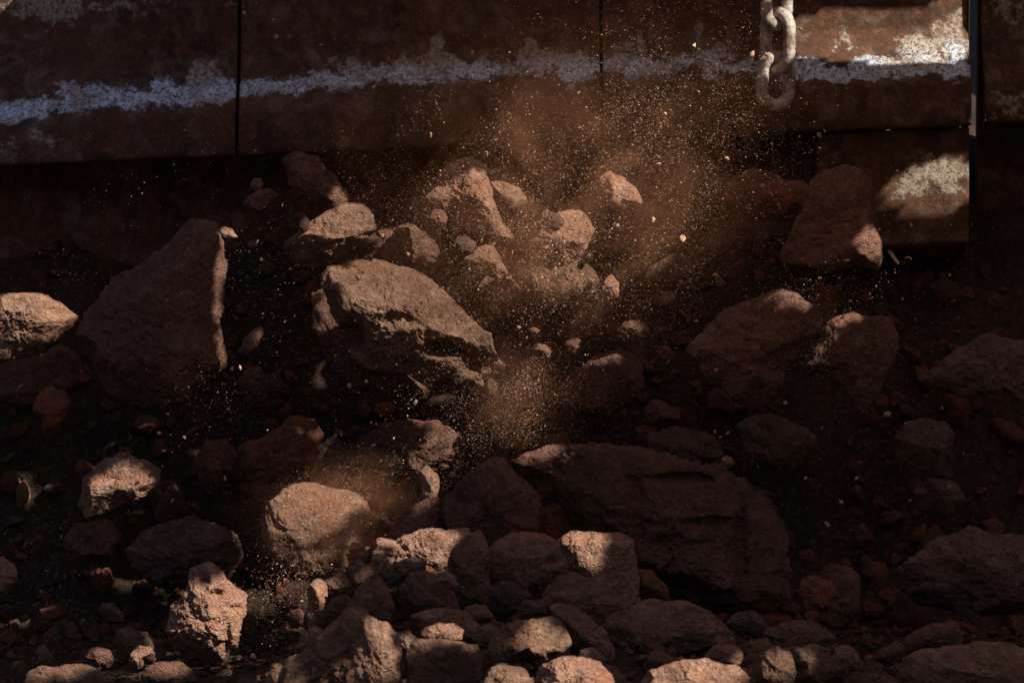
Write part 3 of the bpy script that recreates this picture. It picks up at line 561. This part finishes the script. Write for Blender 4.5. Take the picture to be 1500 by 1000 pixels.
b = t.n('Bump', i_Strength=.7, i_Distance=.008); t.l(h, b.inputs['Height']); t.l(b.outputs[0], t.b.inputs['Normal'])
STEEL = t.m
body = bpy.data.objects.new('tipper_body', None); COL.objects.link(body)
tag(body, 'rusty steel tipper body with a worn band of white paint, skylight blue painted in, above the rocks', 'truck body')
for a, c_ in ((-420, 348), (353, 878), (882.5, 1417)):
    obj('side_panel', body_mesh(a, c_, 'side_panel'), STEEL, body)
obj('lower_panel', body_mesh(1195, 1417, 'lower_panel', PROF=LOWER), STEEL, body)
def box(name, lo, hi, mat, parent=None, bev=.003):
    import bmesh
    bm = bmesh.new(); bmesh.ops.create_cube(bm, size=1)
    for v in bm.verts:
        v.co = Vector([(lo[i]+hi[i])/2+v.co[i]*(hi[i]-lo[i]) for i in range(3)])
    bmesh.ops.bevel(bm, geom=bm.edges[:], offset=bev, segments=2, affect='EDGES')
    me = bpy.data.meshes.new(name); bm.to_mesh(me); bm.free()
    return obj(name, me, mat, parent)
# backing behind the seams, and the flange that ends the body on the right
a0 = P(-420, 0, WY).x
ef = P(1418, 0, WY).x
for nm, lo, hi in (('backing_plate', (a0, WY+.16, 1.15), (ef-.01, WY+.20, 3.4)), ('end_flange', (ef+.001, WY-.03, 1.25), (ef+.003, WY+.22, 3.4))):
    o = box(nm, lo, hi, STEEL, body, .002)
# next panel to the right, beyond the dark gap
nb = bpy.data.objects.new('tailgate', None); COL.objects.link(nb)
tag(nb, 'rusty steel tailgate panel beyond the dark gap at the right edge', 'tailgate')
obj('gate_panel', body_mesh(1441, 1900, 'gate_panel', extra=.12, bl=[(1500,20,70,26,.6),(1475,150,50,26,.55),(1495,170,50,22,.6),(1600,100,90,30,.8)]), STEEL, nb)
box('gate_frame', (P(1445,0,WY).x, WY+.27, 1.1), (P(1890,0,WY).x, WY+.33, 3.4), STEEL, nb)

# ------------------------------------------------------------------ chain
cm = NT('worn_chain_steel')
tc = cm.n('TexCoord'); q = cm.n('TexNoise', i_Scale=18.0, i_Detail=6.0, i_Roughness=.7); cm.l(tc.outputs['Object'], q.inputs['Vector'])
q2 = cm.n('TexNoise', i_Scale=110.0, i_Detail=4.0); cm.l(tc.outputs['Object'], q2.inputs['Vector'])
c = cm.mix(cm.ramp(q.outputs['Fac'], [(.42, 0), (.62, 1)]), (.46, .44, .45), (.17, .135, .125))
c = cm.mix(cm.ramp(q2.outputs['Fac'], [(.3, .7), (.5, 0)]), c, (.07, .045, .035))
cm.l(c, cm.b.inputs['Base Color']); cm.b.inputs['Roughness'].default_value = .42; cm.b.inputs['Metallic'].default_value = 0
b = cm.n('Bump', i_Strength=.6, i_Distance=.004); cm.l(q2.outputs['Fac'], b.inputs['Height']); cm.l(b.outputs[0], cm.b.inputs['Normal'])
chain = bpy.data.objects.new('chain', None); COL.objects.link(chain); chain.location = P(1139, 30, .42)
tag(chain, 'heavy worn steel chain hanging in front of the rusty wall', 'chain')
def link(cx, cy, wpx, hpx, dpx, yaw, lean=0, dy=0):
    s = S(.42); r = dpx*s/2; W = wpx*s/2-r; H = hpx*s/2-r; st = H-W
    pts = []
    for k in range(72):
        a = 2*math.pi*k/72
        pts.append((W*math.cos(a), W*math.sin(a)+(st if math.sin(a) > 0 else -st)))
    # straight legs get their own rings
    path = []
    for k in range(24): a = math.pi*k/23; path.append((W*math.cos(a), st+W*math.sin(a)))
    for k in range(1, 10): path.append((-W, st-2*st*k/10))
    for k in range(24): a = math.pi+math.pi*k/23; path.append((W*math.cos(a), -st+W*math.sin(a)))
    for k in range(1, 10): path.append((W, -st+2*st*k/10))
    n = len(path); m = 20; v = []
    for k in range(n):
        p = Vector((*path[k], 0)); tt = (Vector((*path[(k+1) % n], 0))-Vector((*path[k-1], 0))).normalized()
        nn = Vector((tt.y, -tt.x, 0))
        rr = r*(1+.03*math.sin(k*1.7)+.02*math.sin(k*3.1))
        for j in range(m):
            b_ = 2*math.pi*j/m; q = p+nn*rr*math.cos(b_)+Vector((0, 0, 1))*rr*math.sin(b_)
            v.append((q.x, q.z, q.y))
    f = np.array([(k*m+j, k*m+(j+1) % m, ((k+1) % n)*m+(j+1) % m, ((k+1) % n)*m+j) for k in range(n) for j in range(m)])
    o = obj('link', mesh_np('link', np.array(v), f), cm.m, chain)
    o.location = P(cx, cy, .42)-chain.location+Vector((0, dy, 0)); o.rotation_euler = (0, R(lean), R(yaw))
link(1137, -76, 62, 104, 18, -45)
link(1138, -8, 58, 106, 18, 38)
link(1139, 60, 62, 100, 18, -42)
link(1136, 119, 60, 90, 19, 14, 2)

# ------------------------------------------------------------------ unseen sheet added overhead, its holes shaped to place the sun patches
# spots meant to be sunlit, holes are cut for them: px, py, y, radius px (x, y)
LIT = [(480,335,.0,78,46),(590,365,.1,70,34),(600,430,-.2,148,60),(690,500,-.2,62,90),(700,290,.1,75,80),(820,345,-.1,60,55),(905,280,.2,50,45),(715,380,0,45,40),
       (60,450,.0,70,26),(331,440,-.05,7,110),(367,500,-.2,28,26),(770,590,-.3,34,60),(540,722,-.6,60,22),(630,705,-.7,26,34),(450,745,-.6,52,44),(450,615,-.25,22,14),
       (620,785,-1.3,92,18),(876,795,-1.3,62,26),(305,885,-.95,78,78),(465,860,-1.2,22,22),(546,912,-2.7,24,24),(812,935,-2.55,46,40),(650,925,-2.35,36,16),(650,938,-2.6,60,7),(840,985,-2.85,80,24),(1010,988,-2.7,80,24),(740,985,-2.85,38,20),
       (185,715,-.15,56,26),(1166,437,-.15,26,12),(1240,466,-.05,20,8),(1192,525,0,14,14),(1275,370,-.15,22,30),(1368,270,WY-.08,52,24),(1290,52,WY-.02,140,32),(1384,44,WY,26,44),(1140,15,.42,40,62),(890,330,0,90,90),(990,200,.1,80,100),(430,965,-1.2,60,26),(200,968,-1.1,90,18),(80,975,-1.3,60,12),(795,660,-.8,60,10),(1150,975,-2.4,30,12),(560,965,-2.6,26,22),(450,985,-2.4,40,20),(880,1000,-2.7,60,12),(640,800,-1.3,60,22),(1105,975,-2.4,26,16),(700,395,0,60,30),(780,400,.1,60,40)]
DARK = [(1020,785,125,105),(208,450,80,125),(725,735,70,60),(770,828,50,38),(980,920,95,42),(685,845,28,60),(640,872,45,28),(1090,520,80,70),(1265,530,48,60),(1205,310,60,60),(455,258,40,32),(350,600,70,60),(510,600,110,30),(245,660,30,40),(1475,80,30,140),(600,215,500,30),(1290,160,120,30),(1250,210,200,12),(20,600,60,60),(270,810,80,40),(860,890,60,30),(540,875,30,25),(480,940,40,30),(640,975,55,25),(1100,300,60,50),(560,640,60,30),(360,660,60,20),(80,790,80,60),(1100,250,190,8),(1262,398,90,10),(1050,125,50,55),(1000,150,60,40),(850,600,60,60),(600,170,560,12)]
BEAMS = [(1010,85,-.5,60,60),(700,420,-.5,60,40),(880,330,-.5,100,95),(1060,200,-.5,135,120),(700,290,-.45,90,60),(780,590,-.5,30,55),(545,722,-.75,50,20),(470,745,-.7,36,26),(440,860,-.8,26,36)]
def shade_sheet_mesh():
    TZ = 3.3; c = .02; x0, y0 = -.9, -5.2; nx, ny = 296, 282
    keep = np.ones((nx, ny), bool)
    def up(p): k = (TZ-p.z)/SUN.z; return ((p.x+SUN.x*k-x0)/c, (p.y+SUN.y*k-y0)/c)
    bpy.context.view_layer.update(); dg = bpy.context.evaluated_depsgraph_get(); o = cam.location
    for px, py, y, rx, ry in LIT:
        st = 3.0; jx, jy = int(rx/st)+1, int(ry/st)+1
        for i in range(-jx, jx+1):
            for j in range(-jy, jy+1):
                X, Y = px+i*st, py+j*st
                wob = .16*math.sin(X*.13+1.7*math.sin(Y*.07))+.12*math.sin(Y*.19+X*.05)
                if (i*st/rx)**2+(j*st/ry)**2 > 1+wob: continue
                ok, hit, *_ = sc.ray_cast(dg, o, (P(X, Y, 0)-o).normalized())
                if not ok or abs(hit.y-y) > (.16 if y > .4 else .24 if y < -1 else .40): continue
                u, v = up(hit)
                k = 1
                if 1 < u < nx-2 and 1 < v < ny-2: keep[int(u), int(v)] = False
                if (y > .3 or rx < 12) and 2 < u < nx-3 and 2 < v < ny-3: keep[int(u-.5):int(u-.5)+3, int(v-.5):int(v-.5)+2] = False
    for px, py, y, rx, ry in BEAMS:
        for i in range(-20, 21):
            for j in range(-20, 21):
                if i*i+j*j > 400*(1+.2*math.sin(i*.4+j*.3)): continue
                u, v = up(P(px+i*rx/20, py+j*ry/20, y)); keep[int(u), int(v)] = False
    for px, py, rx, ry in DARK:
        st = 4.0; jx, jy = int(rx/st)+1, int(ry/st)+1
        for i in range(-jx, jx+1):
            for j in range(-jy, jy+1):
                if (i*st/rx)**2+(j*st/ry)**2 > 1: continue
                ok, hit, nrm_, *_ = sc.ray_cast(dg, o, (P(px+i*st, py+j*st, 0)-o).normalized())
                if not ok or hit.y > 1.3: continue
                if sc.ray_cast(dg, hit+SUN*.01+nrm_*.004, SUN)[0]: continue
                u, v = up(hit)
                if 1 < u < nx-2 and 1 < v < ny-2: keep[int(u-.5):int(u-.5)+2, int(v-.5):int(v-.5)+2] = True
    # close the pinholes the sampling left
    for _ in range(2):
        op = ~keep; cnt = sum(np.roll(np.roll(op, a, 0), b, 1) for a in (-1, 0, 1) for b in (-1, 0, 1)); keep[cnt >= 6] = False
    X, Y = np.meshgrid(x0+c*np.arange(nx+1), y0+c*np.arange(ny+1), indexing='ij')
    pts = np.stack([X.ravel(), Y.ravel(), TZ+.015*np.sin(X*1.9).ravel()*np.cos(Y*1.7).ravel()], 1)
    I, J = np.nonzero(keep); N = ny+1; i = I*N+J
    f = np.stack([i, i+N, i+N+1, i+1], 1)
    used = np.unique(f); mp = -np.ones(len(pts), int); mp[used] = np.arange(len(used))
    return mesh_np('shade_sheet', pts[used], mp[f])
tm = NT('dark_shade_sheet'); tm.b.inputs['Base Color'].default_value = (.045, .035, .03, 1); tm.b.inputs['Roughness'].default_value = .8
tl = tm.n('BsdfTranslucent'); tl.inputs[0].default_value = (.32, .205, .15, 1)       # added warm fill light, let through the sheet onto shaded rocks
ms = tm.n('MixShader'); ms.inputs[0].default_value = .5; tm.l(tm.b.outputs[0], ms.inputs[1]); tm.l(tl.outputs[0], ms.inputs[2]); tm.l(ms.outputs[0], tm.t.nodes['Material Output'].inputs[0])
to = obj('shade_sheet', shade_sheet_mesh(), tm.m)
tag(to, 'unseen sheet added above the tipping spot to shape sun and shade', 'shade_sheet')
# ------------------------------------------------------------------ chips, grit and dust in the air
rf = random.Random(91)
for i in range(48):
    px, py = rf.gauss(790, 150), rf.gauss(400, 75)
    if not 400 < px < 1080 or not 235 < py < 570 or (480 < px < 720 and 390 < py < 570): px, py = rf.uniform(730, 1000), rf.uniform(330, 520)
    o = bpy.data.objects.new('stone', rf.choice(pm[rf.choice((0, 0, 1, 2, 3))])); COL.objects.link(o)
    k = PXM*rf.uniform(3.2, 6.2)**2; o.location = P(px, py, rf.uniform(-.05, .4)); o.scale = (k, k, k*rf.uniform(.6, 1))
    o.rotation_euler = (rf.uniform(0, 6.3), rf.uniform(0, 6.3), rf.uniform(0, 6.3))
    tag(o, 'small broken stone tumbling in the dust around the middle of the picture', 'stone', 'small stones tumbling in the dust')
# the brightest single chips, where the photo shows them: px, py, size px
CH = [(712,226,12),(631,197,9),(1101,80,12),(1122,80,8),(1172,43,6),(963,230,8),(965,240,8),(68,46,6),(358,20,9),(405,54,8),(470,66,6),(568,88,9),(692,77,8),(753,80,5),(787,136,6),(848,136,7),(1135,12,4),(1200,198,10),
      (376,355,9),(383,380,8),(547,652,9),(551,690,8),(579,668,8),(246,606,7),(233,634,8),(1066,634,7),(192,718,11),(252,733,9),(90,786,7),(1212,768,12),(1255,700,8),(1333,733,6),(245,440,6),(1246,441,7),(1380,597,6),(1098,300,6),
      (842,410,14),(865,412,13),(800,362,10),(957,322,12),(1000,348,13),(980,362,8),(905,330,7),(1140,300,6),(1065,232,9),(1300,606,12),(1150,590,8),(920,440,7),(760,480,9),(700,470,6),(668,560,9),(745,600,8),(765,592,7),(608,590,10),(512,565,9),(790,640,7),(715,590,6),
      (600,317,9),(598,372,8),(560,345,7),(520,470,5),(1020,470,7),(1048,402,10),(1240,330,5),(1335,330,7),(640,745,7),(480,690,7),(1055,640,6),(1180,700,8),(1232,735,9),(1390,712,6),(60,520,8),(340,540,8),(352,538,7),(300,560,5),(270,640,8),(240,660,8),(330,700,10)]
for px, py, s in CH:
    o = bpy.data.objects.new('stone_chip', r.choice(chips)); COL.objects.link(o)
    o.location = P(px, py, r.uniform(-.5, -.1)); k = s*PXM*1.05; o.scale = (k, k, k)
    o.rotation_euler = (r.uniform(-.7, .7), r.uniform(0, 6.3), r.uniform(-.7, .7))
    tag(o, 'tiny pale stone chip flying through the dust', 'stone chip', 'tiny stone chips in the air')
def grit():
    rn = np.random.RandomState(8)
    # px, py, sigma x, sigma y, y, sigma depth, count, size
    CL = [(860,250,150,110,-.3,.25,15000,1.1),(1000,200,90,100,-.4,.2,8000,1.0),(690,270,110,70,-.25,.2,6500,1.1),(830,400,120,60,-.4,.2,9000,1.15),
          (760,590,38,48,-.45,.1,8000,1.0),(700,600,60,40,-.3,.12,2200,1.3),(800,620,60,40,-.3,.15,1800,1.0),
          (470,745,55,28,-.55,.1,4200,1.0),(560,720,50,28,-.55,.12,2600,1.0),(455,780,45,45,-.6,.1,2600,1.0),(425,855,32,35,-.7,.15,1200,1.5),(400,900,45,25,-.8,.15,500,1.6),
          (620,690,35,30,-.5,.1,1400,1.1),(680,480,90,70,-.25,.2,1500,1.3),
          (380,400,70,80,-.1,.25,700,1.6),(300,580,50,50,-.15,.2,450,1.7),(150,350,150,90,.1,.25,900,1.2),(60,860,50,60,-.4,.2,700,1.5),
          (1050,380,60,90,0,.2,1000,1.6),(1180,440,60,25,-.1,.15,700,1.1),(1200,490,25,30,-.1,.1,500,1.2),(1250,450,110,70,-.1,.25,350,1.8),(1150,650,200,80,-.1,.3,350,1.8),(600,600,120,60,-.2,.2,500,1.7),
          (450,640,250,120,-.1,.3,700,1.6),(700,100,420,80,.35,.15,1100,1.3),(1080,150,90,80,.2,.2,1500,1.2),(1200,300,130,60,-.1,.2,600,1.2),(1380,700,90,160,0,.3,180,1.6),(800,500,380,260,0,.35,1400,1.5)]
    cs, ss = [], []
    for px, py, sx, sy, y, sy2, n, sz in CL:
        n = int(n*3.3)
        X = px+rn.normal(size=n)*sx; Y = py+rn.normal(size=n)*sy; d = np.clip(y+rn.normal(size=n)*sy2, -1.2, .6)
        a = np.arctan((Y-500)*PXM/CAM_D)+TILT; D = d+CAM_D; z = CAM_H-D*np.tan(a)
        x = (X-750)*PXM/CAM_D*(D*math.cos(TILT)+(CAM_H-z)*math.sin(TILT))
        # break the blobs into wisps
        q = np.stack([x, d, z], 1); keep = fbm(q*6.5+3, 3, 40) > rn.uniform(-.6, .55, n)
        q = q[keep]; cs.append(q); ss.append(sz*PXM*.33*np.exp(rn.normal(size=len(q))*.42)*np.where(rn.rand(len(q)) < .025, 2.4, 1))
    c = np.concatenate(cs); s = np.concatenate(ss); n = len(c)
    base = np.array([(1,1,1),(1,-1,-1),(-1,1,-1),(-1,-1,1)], float)/1.5
    v = base[None]*rn.uniform(.5, 1.3, (n, 4, 3))
    a = rn.uniform(0, 6.28, n); ca, sa = np.cos(a)[:, None], np.sin(a)[:, None]
    v = np.stack([v[..., 0]*ca-v[..., 2]*sa, v[..., 1], v[..., 0]*sa+v[..., 2]*ca], -1)
    v = v*s[:, None, None]+c[:, None]
    f = (np.array([(0,1,2),(0,3,1),(0,2,3),(1,3,2)])[None]+np.arange(n)[:, None, None]*4).reshape(-1, 3)
    return mesh_np('flying_grit', v.reshape(-1, 3), f, False)
tag(obj('flying_grit', grit(), gt.m), 'fine pale grit sprayed through the air around the falling rocks', 'grit', None, 'stuff')

# ------------------------------------------------------------------ dust in the air
def dust(name, label, px, py, y, rx, ry, rz, dens, nscale=3.0, seed=0):
    v, f = ico(3); o = obj(name, mesh_np(name, v*np.array([rx, ry, rz]), f), None, None, P(px, py, y))
    t = NT('airborne_dust'); t.t.nodes.remove(t.b)
    out = t.t.nodes['Material Output']; pv = t.n('VolumePrincipled')
    pv.inputs['Color'].default_value = (.80, .43, .28, 1); pv.inputs['Anisotropy'].default_value = .25
    tc = t.n('TexCoord'); mp = t.n('VectorMath', operation='MULTIPLY'); t.l(tc.outputs['Object'], mp.inputs[0]); mp.inputs[1].default_value = (1/rx, 1/ry, 1/rz)
    ln = t.n('VectorMath', operation='LENGTH'); t.l(mp.outputs[0], ln.inputs[0])
    fall = t.math('SUBTRACT', 1.0, ln.outputs['Value'], True); fall = t.math('POWER', fall, 1.4)
    nz = t.n('TexNoise', i_Scale=nscale, i_Detail=3.0, i_Roughness=.6, i_Distortion=.6)
    ad = t.n('VectorMath', operation='ADD'); t.l(tc.outputs['Object'], ad.inputs[0]); ad.inputs[1].default_value = (seed, seed*2, 0); t.l(ad.outputs[0], nz.inputs['Vector'])
    n2 = t.ramp(nz.outputs['Fac'], [(.44, .0), (.62, 1)])
    t.l(t.math('MULTIPLY', t.math('MULTIPLY', fall, n2), dens), pv.inputs['Density'])
    t.l(pv.outputs[0], out.inputs['Volume']); o.data.materials.append(t.m)
    tag(o, label, 'dust', 'dust clouds', 'stuff'); return o
dust('dust_cloud', 'brown dust billowing under the rusty wall above the falling rocks', 800, 290, -.42, .95, .40, .72, 2.0, 4.6, 1)
dust('dust_plume', 'golden dust plume rising from the pale central boulder impact', 755, 595, -.3, .22, .2, .26, 7.0, 9, 2)
dust('dust_wisp', 'dust wisp curling over the rounded rock low left of centre', 500, 745, -.65, .42, .25, .24, 5.0, 7, 3)

print('verts', sum(len(m.vertices) for m in bpy.data.meshes))
